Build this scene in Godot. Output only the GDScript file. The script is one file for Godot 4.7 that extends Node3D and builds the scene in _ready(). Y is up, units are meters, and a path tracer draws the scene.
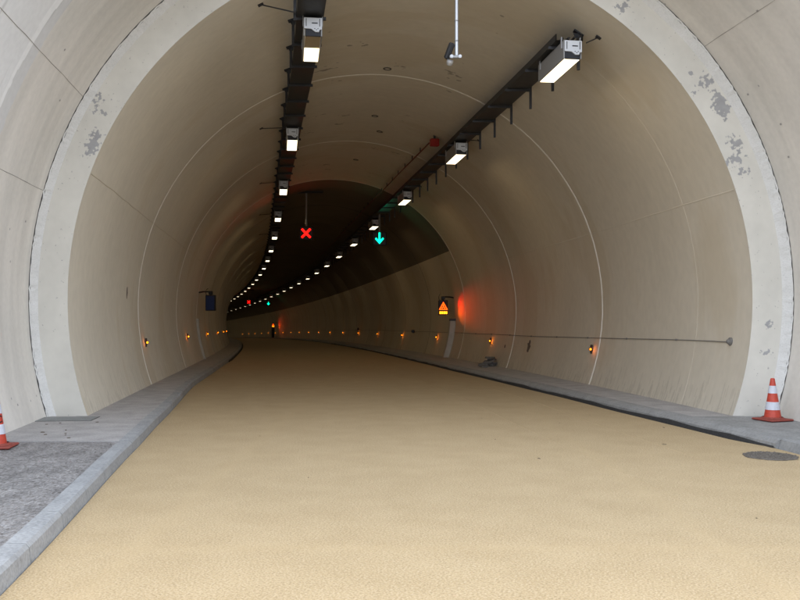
extends Node3D
# A road tunnel seen from its mouth. D is the distance into the tunnel in metres (world z = -D);
# sections are circles of radius R_IN round an axis that bends to the left and dips slightly.

const R_IN := 5.6
const R_OUT := 6.2
const CY := 2.02          # height of the circle's centre above the road
const CAM_Y := 1.74
const WALK := 0.14        # height of the pavements
const D_PORTAL := 13.9
const D_MOUTH := 3.0      # foot of the made-up slanting mouth
const D_END := 262.0
const FOCAL := 850.0      # pixels of the 800 x 600 photograph

var rng := RandomNumberGenerator.new()
var names := {}
var M := {}

# ------------------------------------------------------------------ plan of the tunnel
func axis(d: float) -> float:
	return 0.164 - (0.115 * (d - D_PORTAL) + 0.000535 * (d * d - D_PORTAL * D_PORTAL))

func yaw(d: float) -> float:
	return atan(0.115 + 0.00107 * d)

func drop(d: float) -> float:
	var u := maxf(0.0, d - 18.0)
	return 0.0078 * u * u / (u + 8.0) + 0.00005 * u * u

func P(d: float, off: float, y: float) -> Vector3:
	return Vector3(axis(d) + off, y + (rise(d, y) if follow_rise else 0.0) - drop(d), -d)

# the vault is a little taller at the portal than farther in; what hangs on level struts does not follow it
var follow_rise := true
func rise(d: float, y: float) -> float:
	return 0.15 * (1.0 - smoothstep(D_PORTAL, 20.5, d)) * smoothstep(0.3, 7.4, y)

func look(table: Array, d: float) -> float:
	if d <= table[0][0]:
		return table[0][1]
	for i in range(1, table.size()):
		if d <= table[i][0]:
			var t: float = (d - table[i - 1][0]) / (table[i][0] - table[i - 1][0])
			t = t * t * (3.0 - 2.0 * t) * 0.35 + t * 0.65
			return lerpf(table[i - 1][1], table[i][1], t)
	return table[-1][1]

const KERB_L := [[2.0, -3.60], [5.4, -3.73], [11.0, -3.98], [13.9, -4.10], [21.8, -4.38], [35.7, -4.28], [60.0, -4.2]]
const KERB_R := [[4.0, 4.66], [11.3, 4.48], [16.8, 4.17], [22.0, 3.95], [28.7, 3.77], [40.0, 3.72]]
const TRAY_L := [[12.0, -1.58], [15.3, -1.62], [23.7, -1.85], [32.1, -2.03], [40.5, -2.15], [60.0, -2.22], [82.5, -2.3], [120.0, -2.45]]
const TRAY_R := [[12.0, 2.92], [15.3, 2.88], [23.7, 2.72], [32.1, 2.55], [40.5, 2.42], [50.0, 2.38], [80.0, 2.33], [100.0, 2.1], [141.0, 1.8]]

func kl(d: float) -> float: return look(KERB_L, d)
func kr(d: float) -> float: return look(KERB_R, d)
# unseen slanting mouth, made up to admit more sky light: crown starts farther in
func mouth(a: float) -> float: return 13.0 - 1.35 * (R_OUT - R_OUT * sin(a)) if a > -9.0 else 0.0
func vault_y(off: float) -> float: return CY + sqrt(R_IN * R_IN - off * off)
func wall_off(y: float, r := R_IN) -> float: return sqrt(r * r - (y - CY) * (y - CY))

# ------------------------------------------------------------------ object helpers
func numbered(called: String) -> String:
	var n: int = names.get(called, 0)
	names[called] = n + 1
	return called if n == 0 else "%s_%03d" % [called, n]

func thing(called: String, label: String, category: String, at := Vector3.ZERO, turn := 0.0, group := "") -> Node3D:
	var o := Node3D.new()
	o.name = numbered(called)
	add_child(o)
	o.position = at
	o.rotation.y = turn
	tag(o, label, category, group)
	return o

func tag(o: Node, label: String, category: String, group := "", kind := "") -> void:
	o.set_meta("label", label)
	o.set_meta("category", category)
	if group: o.set_meta("group", group)
	if kind: o.set_meta("kind", kind)

func structure(o: Node, label: String, category: String) -> void:
	tag(o, label, category, "", "structure")

func copy(o: Node3D, label := "", group := "") -> Node3D:
	var c: Node3D = o.duplicate()
	c.name = numbered(String(o.name).rstrip("0123456789_") if String(o.name).right(1).is_valid_int() else String(o.name))
	add_child(c)
	if label: c.set_meta("label", label)
	if group: c.set_meta("group", group)
	return c

func mb() -> SurfaceTool:
	var st := SurfaceTool.new()
	st.begin(Mesh.PRIMITIVE_TRIANGLES)
	st.set_smooth_group(-1)
	return st

func obj(called: String, st: SurfaceTool, m: Material, parent: Node = self, smooth := false) -> MeshInstance3D:
	if not smooth:
		st.generate_normals()
	var o := MeshInstance3D.new()
	o.mesh = st.commit()
	o.material_override = m
	if parent == self:
		o.name = numbered(called)
		add_child(o)
	else:
		o.name = called
		parent.add_child(o, true)
	return o

func inst(called: String, mesh: Mesh, m: Material, parent: Node) -> MeshInstance3D:
	var o := MeshInstance3D.new()
	o.name = called
	o.mesh = mesh
	o.material_override = m
	parent.add_child(o, true)
	return o

func tri(st: SurfaceTool, a: Vector3, b: Vector3, c: Vector3, out: Vector3) -> void:
	if (c - a).cross(b - a).dot(out) < 0.0:
		var t := b; b = c; c = t
	st.add_vertex(a); st.add_vertex(b); st.add_vertex(c)

func quad(st: SurfaceTool, a: Vector3, b: Vector3, c: Vector3, d: Vector3, out: Vector3) -> void:
	tri(st, a, b, c, out)
	tri(st, a, c, d, out)

# a box with chamfered edges, centre and half sizes in the frame t
func box(st: SurfaceTool, t: Transform3D, s: Vector3, ch := 0.0) -> void:
	var h := s * 0.5
	if ch <= 0.0:
		for ax in 3:
			for sg in [-1.0, 1.0]:
				var n := Vector3.ZERO; n[ax] = sg
				var u := Vector3.ZERO; u[(ax + 1) % 3] = 1.0
				var v := Vector3.ZERO; v[(ax + 2) % 3] = 1.0
				quad(st, t * ((n - u - v) * h), t * ((n + u - v) * h), t * ((n + u + v) * h), t * ((n - u + v) * h), t.basis * n)
		return
	ch = minf(ch, minf(h.x, minf(h.y, h.z)) * 0.9)
	var i := h - Vector3.ONE * ch
	for ax in 3:
		var b1 := (ax + 1) % 3
		var b2 := (ax + 2) % 3
		for sg in [-1.0, 1.0]:
			var n := Vector3.ZERO; n[ax] = sg
			var pts := []
			for c in [[-1, -1], [1, -1], [1, 1], [-1, 1]]:
				var p := Vector3.ZERO
				p[ax] = sg * h[ax]; p[b1] = c[0] * i[b1]; p[b2] = c[1] * i[b2]
				pts.append(t * p)
			quad(st, pts[0], pts[1], pts[2], pts[3], t.basis * n)
			for sg2 in [-1.0, 1.0]:
				var n2 := Vector3.ZERO; n2[b1] = sg2
				var q := []
				for e in [-1.0, 1.0]:
					var p1 := Vector3.ZERO; p1[ax] = sg * h[ax]; p1[b1] = sg2 * i[b1]; p1[b2] = e * i[b2]
					var p2 := Vector3.ZERO; p2[ax] = sg * i[ax]; p2[b1] = sg2 * h[b1]; p2[b2] = e * i[b2]
					q.append(p1); q.append(p2)
				quad(st, t * q[0], t * q[1], t * q[3], t * q[2], t.basis * (n + n2))
	for sx in [-1.0, 1.0]:
		for sy in [-1.0, 1.0]:
			for sz in [-1.0, 1.0]:
				tri(st, t * Vector3(sx * h.x, sy * i.y, sz * i.z), t * Vector3(sx * i.x, sy * h.y, sz * i.z), t * Vector3(sx * i.x, sy * i.y, sz * h.z), t.basis * Vector3(sx, sy, sz))

func bx(st: SurfaceTool, c: Vector3, s: Vector3, ch := 0.0) -> void:
	box(st, Transform3D(Basis.IDENTITY, c), s, ch)

# a round bar through points
func tube(st: SurfaceTool, pts: Array, r: float, n := 8, caps := true) -> void:
	var rings := []
	for i in pts.size():
		var f: Vector3 = (pts[mini(i + 1, pts.size() - 1)] - pts[maxi(i - 1, 0)]).normalized()
		var side := f.cross(Vector3.UP if absf(f.y) < 0.95 else Vector3.RIGHT).normalized()
		var up := side.cross(f)
		var ring := []
		for k in n:
			var a := TAU * k / n
			ring.append(pts[i] + (side * cos(a) + up * sin(a)) * r)
		rings.append(ring)
	for i in pts.size() - 1:
		for k in n:
			var k2 := (k + 1) % n
			var mid: Vector3 = (rings[i][k] + rings[i][k2]) * 0.5 - pts[i]
			quad(st, rings[i][k], rings[i][k2], rings[i + 1][k2], rings[i + 1][k], mid)
	if caps:
		for e in [0, pts.size() - 1]:
			for k in n:
				var out: Vector3 = pts[e] - pts[1 if e == 0 else e - 1]
				tri(st, pts[e], rings[e][k], rings[e][(k + 1) % n], out)

# revolve a profile [[r, y], ...] about y
func lathe(st: SurfaceTool, t: Transform3D, prof: Array, n := 24) -> void:
	for k in n:
		var a := TAU * k / n
		var b := TAU * (k + 1) / n
		var am := (a + b) * 0.5
		for i in prof.size() - 1:
			var p: Array = prof[i]
			var q: Array = prof[i + 1]
			var out := Vector3(cos(am) * (q[1] - p[1]), p[0] - q[0], sin(am) * (q[1] - p[1]))
			var v := [Vector3(cos(a) * p[0], p[1], sin(a) * p[0]), Vector3(cos(b) * p[0], p[1], sin(b) * p[0]), Vector3(cos(b) * q[0], q[1], sin(b) * q[0]), Vector3(cos(a) * q[0], q[1], sin(a) * q[0])]
			if p[0] < 1e-5:
				tri(st, t * v[0], t * v[2], t * v[3], t.basis * out)
			elif q[0] < 1e-5:
				tri(st, t * v[0], t * v[1], t * v[2], t.basis * out)
			else:
				quad(st, t * v[0], t * v[1], t * v[2], t * v[3], t.basis * out)

# a polygon in the xy plane of t, from z0 to z1
func prism(st: SurfaceTool, t: Transform3D, poly: Array, z0: float, z1: float) -> void:
	var pv := PackedVector2Array()
	for p in poly:
		pv.append(p)
	var idx := Geometry2D.triangulate_polygon(pv)
	for i in range(0, idx.size(), 3):
		for z in [z0, z1]:
			tri(st, t * Vector3(pv[idx[i]].x, pv[idx[i]].y, z), t * Vector3(pv[idx[i + 1]].x, pv[idx[i + 1]].y, z), t * Vector3(pv[idx[i + 2]].x, pv[idx[i + 2]].y, z), t.basis * Vector3(0, 0, -1 if z == minf(z0, z1) else 1))
	var ccw := not Geometry2D.is_polygon_clockwise(pv)
	for i in pv.size():
		var a := pv[i]
		var b := pv[(i + 1) % pv.size()]
		var e := b - a
		var out := Vector3(e.y, -e.x, 0) * (1.0 if ccw else -1.0)
		quad(st, t * Vector3(a.x, a.y, z0), t * Vector3(b.x, b.y, z0), t * Vector3(b.x, b.y, z1), t * Vector3(a.x, a.y, z1), t.basis * out)

# ------------------------------------------------------------------ materials and textures
func lin(r: float, g: float, b: float) -> Color:
	return Color(r, g, b).linear_to_srgb()

func mat(c: Color, rough := 0.7, metal := 0.0) -> StandardMaterial3D:
	var m := StandardMaterial3D.new()
	m.albedo_color = c
	m.roughness = rough
	m.metallic = metal
	return m

func glow(c: Color, energy: float) -> StandardMaterial3D:
	var m := mat(c, 0.5)
	m.emission_enabled = true
	m.emission = c
	m.emission_energy_multiplier = energy
	return m

func noise(sd: int, freq: float, oct := 4, kind := FastNoiseLite.TYPE_SIMPLEX_SMOOTH) -> FastNoiseLite:
	var n := FastNoiseLite.new()
	n.seed = sd
	n.noise_type = kind
	n.frequency = freq
	n.fractal_octaves = oct
	n.fractal_type = FastNoiseLite.FRACTAL_FBM if oct > 1 else FastNoiseLite.FRACTAL_NONE
	return n

func tex(img: Image) -> ImageTexture:
	img.generate_mipmaps()
	return ImageTexture.create_from_image(img)

func px(c: Color) -> Color:
	return Color(clampf(c.r, 0, 1), clampf(c.g, 0, 1), clampf(c.b, 0, 1)).linear_to_srgb()

# grey relief for a normal map, tiled
func relief(size: int, sd: int, freq: float, oct: int, strength: float) -> ImageTexture:
	var img: Image = noise(sd, freq, oct).get_seamless_image(size, size)
	img.convert(Image.FORMAT_RGBA8)
	img.bump_map_to_normal_map(strength)
	return tex(img)

# mottled, speckled sheet for triplanar use: tiles; colours in linear light
func mottle(size: int, sd: int, a: Color, b: Color, c: Color, coarse: float, fine: float, spread := 1.0) -> ImageTexture:
	var n1: Image = noise(sd, coarse, 5).get_seamless_image(size, size)
	var n2: Image = noise(sd + 7, fine, 2).get_seamless_image(size, size)
	var r := RandomNumberGenerator.new()
	r.seed = sd
	var d1 := n1.get_data()
	var d2 := n2.get_data()
	var out := PackedByteArray()
	out.resize(size * size * 3)
	for i in size * size:
		var t := d1[i] / 255.0
		var s := (d2[i] / 255.0 - 0.5) * spread + (r.randf() - 0.5) * 0.35 * spread
		var k := a.lerp(b, t)
		k = k.lerp(c, clampf(s, 0, 1)) if s > 0 else k * (1.0 + s * 0.7)
		k = px(k)
		out[i * 3] = int(k.r * 255.0); out[i * 3 + 1] = int(k.g * 255.0); out[i * 3 + 2] = int(k.b * 255.0)
	return tex(Image.create_from_data(size, size, false, Image.FORMAT_RGB8, out))

func tri_mat(t: Texture2D, metres: float, rough: float, bump: Texture2D = null, depth := 0.5) -> StandardMaterial3D:
	var m := StandardMaterial3D.new()
	m.albedo_texture = t
	m.roughness = rough
	m.uv1_triplanar = true
	m.uv1_world_triplanar = true
	m.uv1_scale = Vector3.ONE / metres
	if bump:
		m.normal_enabled = true
		m.normal_texture = bump
		m.normal_scale = depth
	return m

# lining paint: x runs along the tunnel (two segments), y along the arc from the right foot to the left foot
func lining_texture(sd: int, arc: float, base: Color, stain: Color, dirt_feet: bool) -> ImageTexture:
	var w := 768
	var h := 1024
	var nb := noise(sd, 0.16, 4)
	var ns := noise(sd + 1, 1.0, 3)
	var ng := noise(sd + 2, 6.0, 2)
	var nd := noise(sd + 3, 1.0, 2)
	var img := Image.create(w, h, false, Image.FORMAT_RGB8)
	for j in h:
		var s := arc * j / h
		var foot := minf(s, arc - s)
		for i in w:
			var d := 14.9 * i / w
			# wrap along the tunnel through a circle
			var cx := cos(TAU * i / w) * 2.37
			var cz := sin(TAU * i / w) * 2.37
			var b := nb.get_noise_3d(cx * 2.0, s, cz * 2.0)
			var k := ns.get_noise_3d(cx * 3.2, s * 0.16, cz * 3.2)
			var g := ng.get_noise_3d(cx, s * 0.6, cz)
			var c := base * (1.0 + 0.09 * b + 0.02 * k + 0.05 * g)
			c = c.lerp(stain, clampf(b * 1.4 + k * 0.3 - 0.12, 0.0, 0.35))
			# dark drip marks and smears near the crown
			if foot > arc * 0.40 and g * 0.6 + nd.get_noise_3d(cx * 1.1 + 40.0, s * 0.8, cz * 1.1) > 0.80:
				c = c.lerp(Color(0.10, 0.085, 0.065), 0.6)
			if dirt_feet and foot < 0.75:
				var streak := nd.get_noise_3d(cx * 16.0, s * 1.2, cz * 16.0)
				if streak > 0.02 + foot * 0.8:
					c = c.lerp(Color(0.3, 0.26, 0.2), 0.3)
			img.set_pixel(i, j, px(c))
	return tex(img)

func concrete_texture(arc: float) -> ImageTexture:
	# outer tube: x runs from the mouth (0) to the portal (1), y along the arc
	var w := 512
	var h := 1024
	var depth := D_PORTAL - D_MOUTH
	var ns := noise(41, 1.0, 4)
	var nb := noise(42, 0.35, 4)
	var ng := noise(43, 9.0, 2)
	var img := Image.create(w, h, false, Image.FORMAT_RGB8)
	var clean := Color(0.73, 0.725, 0.715)
	var tan_c := Color(0.66, 0.63, 0.575)
	var soot := Color(0.33, 0.32, 0.31)
	for j in h:
		var s := arc * j / h
		for i in w:
			var d := D_MOUTH + depth * i / w
			var st := ns.get_noise_2d(d * 2.6, s * 0.22)
			var b := nb.get_noise_2d(d, s)
			var g := ng.get_noise_2d(d, s)
			var edge := 11.35 + 0.12 * nb.get_noise_2d(3.0, s * 0.6)
			var c := tan_c
			if d < edge:
				c = clean.lerp(soot, clampf(st * 1.5 - 0.12, 0.0, 0.75))
				if edge - d < 0.28 + 0.1 * b:
					c = c.lerp(soot * 1.35, 0.4)
				elif edge - d < 0.4:
					c = clean * 1.1
			else:
				c = tan_c.lerp(Color(0.68, 0.64, 0.585), clampf(b + 0.3, 0, 1))
				c = c * (1.0 + 0.12 * st)
			c = c * (1.0 + 0.08 * b + 0.05 * g)
			img.set_pixel(i, j, px(c))
	# dark pits
	var r := RandomNumberGenerator.new()
	r.seed = 5
	for n in 160:
		var x := r.randi_range(0, w - 2)
		var y := r.randi_range(0, h - 2)
		img.fill_rect(Rect2i(x, y, r.randi_range(1, 2), 1), px(Color(0.2, 0.19, 0.18)))
	return tex(img)

func band_texture(a0: float, a1: float) -> ImageTexture:
	# face of the portal arch: x along the arc (a0..a1 radians), y from the inner edge to the outer edge
	var w := 2048
	var h := 64
	var n1 := noise(61, 0.9, 4)
	var n2 := noise(62, 5.0, 4)
	var n3 := noise(63, 3.0, 3)
	var img := Image.create(w, h, false, Image.FORMAT_RGB8)
	# bare patches: photo pixel of the centre, half size across and along (m), raggedness
	var spots := [[722, 112, 0.13, 0.21, 0.34], [704, 90, 0.12, 0.08, 1.1], [736, 148, 0.09, 0.12, 0.85], [737, 163, 0.13, 0.08, 0.6], [743, 178, 0.10, 0.07, 0.6], [693, 80, 0.04, 0.04, 0.4],
		[93, 149, 0.09, 0.20, 0.75], [101, 107, 0.06, 0.10, 1.6], [104, 118, 0.04, 0.03, 0.9], [626, 12, 0.16, 0.05, 1.3], [769, 325, 0.05, 0.04, 1.2], [765, 352, 0.08, 0.025, 1.4]]
	var loc := []
	for sp in spots:
		var dx: float = sp[0] - 411.0
		var dy: float = 300.0 - sp[1]
		loc.append([atan2(dy, dx), clampf(Vector2(dx, dy).length() / 61.15, 5.66, 5.98), sp[2], sp[3], sp[4]])
	var white := Color(0.63, 0.605, 0.545)
	for i in w:
		var a := a0 + (a1 - a0) * i / w
		for j in h:
			var r := R_IN + 0.49 * j / h
			var q := Vector2(a * 5.8, r)
			var c := white * (1.0 + 0.09 * n1.get_noise_2dv(q) + 0.035 * n2.get_noise_2dv(q))
			if n2.get_noise_2d(q.x * 2.6 + 40.0, q.y * 2.6) > 0.60 and n1.get_noise_2d(q.x * 0.5, 90.0) > -0.1:
				c = Color(0.36, 0.34, 0.32)
			for sp in loc:
				var ds := angle_difference(sp[0], a) * 5.8
				if absf(ds) < 0.5:
					var e := Vector2((r - sp[1]) / sp[2], ds / sp[3]).length()
					if e + sp[4] * (n3.get_noise_2dv(q) * 1.2 + n2.get_noise_2dv(q * 2.2) * 2.2 + 0.25) < 1.0:
						c = Color(0.34, 0.335, 0.335) * (1.0 + 0.15 * n2.get_noise_2dv(q))
			img.set_pixel(i, j, px(c))
	return tex(img)

func materials() -> void:
	var arc_in := R_IN * (PI + 2.0 * asin((CY - 0.0) / R_IN))
	var grain := relief(512, 3, 0.06, 4, 3.0)
	var rough_n := relief(512, 9, 0.09, 5, 7.0)
	M.paint = StandardMaterial3D.new()
	M.paint.albedo_texture = lining_texture(11, arc_in, Color(0.63, 0.575, 0.475), Color(0.49, 0.405, 0.275), true)
	M.paint.roughness = 0.8
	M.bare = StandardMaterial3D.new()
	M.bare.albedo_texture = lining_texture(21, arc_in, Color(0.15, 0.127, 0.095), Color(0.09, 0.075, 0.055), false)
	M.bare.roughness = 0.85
	M.outer = StandardMaterial3D.new()
	M.outer.albedo_texture = concrete_texture(R_OUT * (PI + 2.0 * asin(CY / R_OUT)))
	M.outer.roughness = 0.8
	M.band = StandardMaterial3D.new()
	M.band.albedo_texture = band_texture(-asin(CY / R_IN), PI + asin(CY / R_IN))
	M.band.roughness = 0.65
	M.strip = tri_mat(mottle(256, 71, Color(0.62, 0.61, 0.58), Color(0.74, 0.73, 0.71), Color(0.4, 0.38, 0.36), 0.02, 0.15, 0.8), 1.6, 0.7, grain, 0.6)
	M.seam = mat(lin(0.80, 0.76, 0.68), 0.6)
	M.seam_faint = mat(lin(0.58, 0.52, 0.42), 0.8)
	M.seam_dark = mat(lin(0.10, 0.09, 0.075), 0.8)
	M.crack = mat(lin(0.26, 0.24, 0.22), 0.9)
	M.gap = mat(lin(0.10, 0.095, 0.09), 0.9)
	M.road = tri_mat(mottle(1024, 81, Color(0.43, 0.312, 0.165), Color(0.48, 0.355, 0.196), Color(0.62, 0.51, 0.375), 0.006, 0.2, 1.1), 4.4, 0.78, relief(1024, 85, 0.2, 3, 4.0), 0.6)
	M.asphalt = tri_mat(mottle(512, 91, Color(0.035, 0.035, 0.037), Color(0.06, 0.058, 0.055), Color(0.13, 0.12, 0.11), 0.02, 0.25), 1.2, 0.85, rough_n, 0.8)
	M.walk = tri_mat(mottle(1024, 101, Color(0.30, 0.285, 0.28), Color(0.45, 0.43, 0.42), Color(0.56, 0.55, 0.54), 0.008, 0.10, 0.55), 4.3, 0.85, grain, 0.6)
	M.walk_rough = tri_mat(mottle(1024, 111, Color(0.15, 0.14, 0.135), Color(0.36, 0.34, 0.33), Color(0.5, 0.48, 0.47), 0.009, 0.07, 0.9), 4.2, 0.9, rough_n, 1.2)
	M.walk_rough.uv1_scale = Vector3(1.0 / 2.3, 0.3, 1.0 / 6.5)
	M.kerb = tri_mat(mottle(512, 121, Color(0.24, 0.245, 0.25), Color(0.36, 0.365, 0.37), Color(0.47, 0.475, 0.48), 0.010, 0.1, 0.7), 2.3, 0.75, grain, 0.6)
	M.kerb_grey = tri_mat(mottle(512, 131, Color(0.22, 0.22, 0.215), Color(0.32, 0.32, 0.315), Color(0.45, 0.45, 0.45), 0.010, 0.1, 0.6), 2.9, 0.8, grain, 0.6)
	M.slate = tri_mat(mottle(256, 141, Color(0.2, 0.21, 0.21), Color(0.27, 0.28, 0.275), Color(0.35, 0.35, 0.35), 0.02, 0.12, 0.5), 1.1, 0.8, grain, 0.5)
	M.iron = tri_mat(mottle(512, 151, Color(0.10, 0.085, 0.07), Color(0.19, 0.165, 0.14), Color(0.36, 0.31, 0.25), 0.03, 0.2, 1.2), 0.8, 0.8, rough_n, 1.0)
	M.rubble = tri_mat(mottle(256, 161, Color(0.12, 0.115, 0.11), Color(0.2, 0.19, 0.18), Color(0.3, 0.29, 0.28), 0.03, 0.2, 0.8), 0.7, 0.9, rough_n, 1.0)
	M.ground = tri_mat(mottle(512, 171, Color(0.16, 0.15, 0.12), Color(0.26, 0.24, 0.2), Color(0.36, 0.33, 0.28), 0.01, 0.12, 0.8), 6.0, 0.95)
	M.steel = mat(lin(0.035, 0.036, 0.04), 0.55, 0.3)
	M.tray = tri_mat(mottle(256, 181, Color(0.028, 0.03, 0.032), Color(0.042, 0.043, 0.045), Color(0.07, 0.07, 0.07), 0.02, 0.2, 0.6), 0.9, 0.5, null)
	M.tray.metallic = 0.3
	M.zinc = mat(lin(0.50, 0.51, 0.53), 0.35, 0.7)
	M.cap = mat(lin(0.66, 0.69, 0.74), 0.4)
	M.housing = mat(lin(0.30, 0.30, 0.30), 0.45, 0.4)
	M.black = mat(lin(0.015, 0.015, 0.017), 0.5)
	M.slot = mat(lin(0.02, 0.022, 0.03), 0.6)
	M.lens = glow(Color(1.0, 0.93, 0.78), 0.9)
	M.reflector = mat(lin(0.62, 0.55, 0.38), 0.25, 0.6)
	M.red_led = glow(Color(1.0, 0.04, 0.025), 1.8)
	M.green_led = glow(Color(0.0, 0.85, 0.62), 1.1)
	M.amber_led = glow(Color(1.0, 0.55, 0.08), 1.5)
	M.orange_led = glow(Color(1.0, 0.30, 0.03), 1.5)
	M.blue_panel = mat(lin(0.012, 0.03, 0.12), 0.35)
	M.red_paint = mat(lin(0.34, 0.02, 0.015), 0.5)
	M.red_pipe = mat(lin(0.16, 0.035, 0.02), 0.6)
	M.white_cover = tri_mat(mottle(256, 191, Color(0.45, 0.42, 0.36), Color(0.56, 0.53, 0.46), Color(0.3, 0.28, 0.24), 0.02, 0.12, 0.4), 1.5, 0.6, null)
	M.cone_red = tri_mat(mottle(256, 201, Color(0.46, 0.045, 0.025), Color(0.64, 0.075, 0.04), Color(0.2, 0.06, 0.045), 0.03, 0.09, 0.9), 0.5, 0.5, null)
	M.cone_base = tri_mat(mottle(256, 203, Color(0.22, 0.04, 0.03), Color(0.34, 0.065, 0.045), Color(0.14, 0.09, 0.07), 0.03, 0.12, 0.8), 0.45, 0.7, null)
	M.cone_white = tri_mat(mottle(256, 205, Color(0.55, 0.57, 0.64), Color(0.68, 0.70, 0.77), Color(0.33, 0.32, 0.33), 0.03, 0.08, 0.7), 0.5, 0.5, null)
	M.spall = mat(lin(0.13, 0.10, 0.085), 0.9)
	M.cable = mat(lin(0.16, 0.15, 0.14), 0.6)
	M.litter = mat(lin(0.10, 0.075, 0.05), 0.9)

# ------------------------------------------------------------------ swept surfaces
# part of a circular lining between two distances, inner and outer skin; angle 0 = right springing, PI = left
func shell(d0: float, d1: float, r: float, a0: float, a1: float, full0: float, full1: float, thick: float, nd: int, na: int, dbase: float, dspan: float, mirror := false, slant := false) -> SurfaceTool:
	var st := SurfaceTool.new()
	st.begin(Mesh.PRIMITIVE_TRIANGLES)
	for skin in 2:
		var rr := r + thick * skin
		for i in nd:
			for k in na:
				var c := []
				for q in [[0, 0], [1, 0], [1, 1], [0, 1]]:
					var a := lerpf(a0, a1, float(k + q[1]) / na)
					var d := lerpf(mouth(a) if slant else d0, d1, float(i + q[0]) / nd)
					var u := (d - dbase) / dspan
					c.append([P(d, rr * cos(a), CY + rr * sin(a)), Vector3(-cos(a), -sin(a), 0) * (1.0 if skin == 0 else -1.0), Vector2(-u if mirror else u, (a - full0) / (full1 - full0))])
				var order := [0, 1, 2, 0, 2, 3]
				var n: Vector3 = (c[2][0] - c[0][0]).cross(c[1][0] - c[0][0])
				if n.dot(c[0][1]) < 0.0:
					order = [0, 2, 1, 0, 3, 2]
				for o in order:
					st.set_normal(c[o][1])
					st.set_uv(c[o][2])
					st.add_vertex(c[o][0])
	st.index()
	return st

# a raised strip that follows the lining along the arc at distance d
func arc_strip(d: float, w: float, proud: float, a0: float, a1: float, n: int, wobble := 0.0) -> SurfaceTool:
	var st := mb()
	var wn := noise(int(d * 10.0), 0.6, 3)
	for k in n:
		var c := []
		for q in [0, 1]:
			var a := lerpf(a0, a1, float(k + q) / n)
			var j := wobble * wn.get_noise_2d(a * 9.0, 0.0)
			var ww := w * (1.0 + 0.5 * wn.get_noise_2d(a * 14.0, 50.0))
			for e in [[-0.5, 0.0], [-0.35, proud], [0.35, proud], [0.5, 0.0]]:
				var rr: float = R_IN + 0.002 - e[1]
				c.append(P(d + j + ww * e[0], rr * cos(a), CY + rr * sin(a)))
		var am := lerpf(a0, a1, (k + 0.5) / n)
		for e in 3:
			quad(st, c[e], c[e + 1], c[e + 5], c[e + 4], Vector3(-cos(am), -sin(am), [0.6, 0.0, -0.6][e]))
	return st

func long_strip(d0: float, d1: float, a: float, w: float, proud: float, radius := R_IN) -> SurfaceTool:
	var st := mb()
	var wn := noise(int(a * 100.0), 0.9, 3)
	var n := int((d1 - d0) / 0.3) + 1
	for i in n:
		var c := []
		for q in [0, 1]:
			var d := lerpf(d0, d1, float(i + q) / n)
			for e in [[-0.5, -0.002], [-0.3, proud], [0.3, proud], [0.5, -0.002]]:
				var aa: float = a + (e[0] * w * (1.0 + 1.2 * wn.get_noise_2d(d * 3.0, 0.0)) + 0.012 * wn.get_noise_2d(d, 9.0)) / radius
				var rr: float = radius - e[1]
				c.append(P(d, rr * cos(aa), CY + rr * sin(aa)))
		for e in 3:
			quad(st, c[e], c[e + 1], c[e + 5], c[e + 4], Vector3(-cos(a), -sin(a), 0))
	return st

# flat sheet between two offset functions
func sheet(d0: float, d1: float, step: float, left: Callable, right: Callable, y: float, across: int) -> SurfaceTool:
	var st := SurfaceTool.new()
	st.begin(Mesh.PRIMITIVE_TRIANGLES)
	var n := int(ceil((d1 - d0) / step))
	for i in n + 1:
		var d := lerpf(d0, d1, float(i) / n)
		for k in across + 1:
			var off := lerpf(left.call(d), right.call(d), float(k) / across)
			st.set_normal(Vector3.UP)
			st.add_vertex(P(d, off, y))
	for i in n:
		for k in across:
			var a := i * (across + 1) + k
			var b := a + across + 1
			for v in [a, b, a + 1, a + 1, b, b + 1]:
				st.add_index(v)
	return st

# swept profile [[off, y], ...] given by a function of d; out = rough outward side
func sweep(st: SurfaceTool, d0: float, d1: float, n: int, prof: Callable, ends := true) -> void:
	for i in n:
		var da := lerpf(d0, d1, float(i) / n)
		var db := lerpf(d0, d1, float(i + 1) / n)
		var pa: Array = prof.call(da)
		var pb: Array = prof.call(db)
		var ca := Vector2.ZERO
		for p in pa: ca += Vector2(p[0], p[1])
		ca /= pa.size()
		for k in pa.size():
			var k2 := (k + 1) % pa.size()
			var mid := Vector2(pa[k][0] + pa[k2][0], pa[k][1] + pa[k2][1]) * 0.5 - ca
			var e := Vector2(pa[k2][0] - pa[k][0], pa[k2][1] - pa[k][1])
			var nn := Vector2(e.y, -e.x)
			if nn.dot(mid) < 0.0: nn = -nn
			quad(st, P(da, pa[k][0], pa[k][1]), P(da, pa[k2][0], pa[k2][1]), P(db, pb[k2][0], pb[k2][1]), P(db, pb[k][0], pb[k][1]), Vector3(nn.x, nn.y, 0))
	if ends:
		for d in [d0, d1]:
			var p: Array = prof.call(d)
			var c := Vector3.ZERO
			for q in p: c += P(d, q[0], q[1])
			c /= p.size()
			for k in p.size():
				var k2 := (k + 1) % p.size()
				tri(st, c, P(d, p[k][0], p[k][1]), P(d, p[k2][0], p[k2][1]), Vector3(0, 0, 1 if d == d0 else -1))

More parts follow.
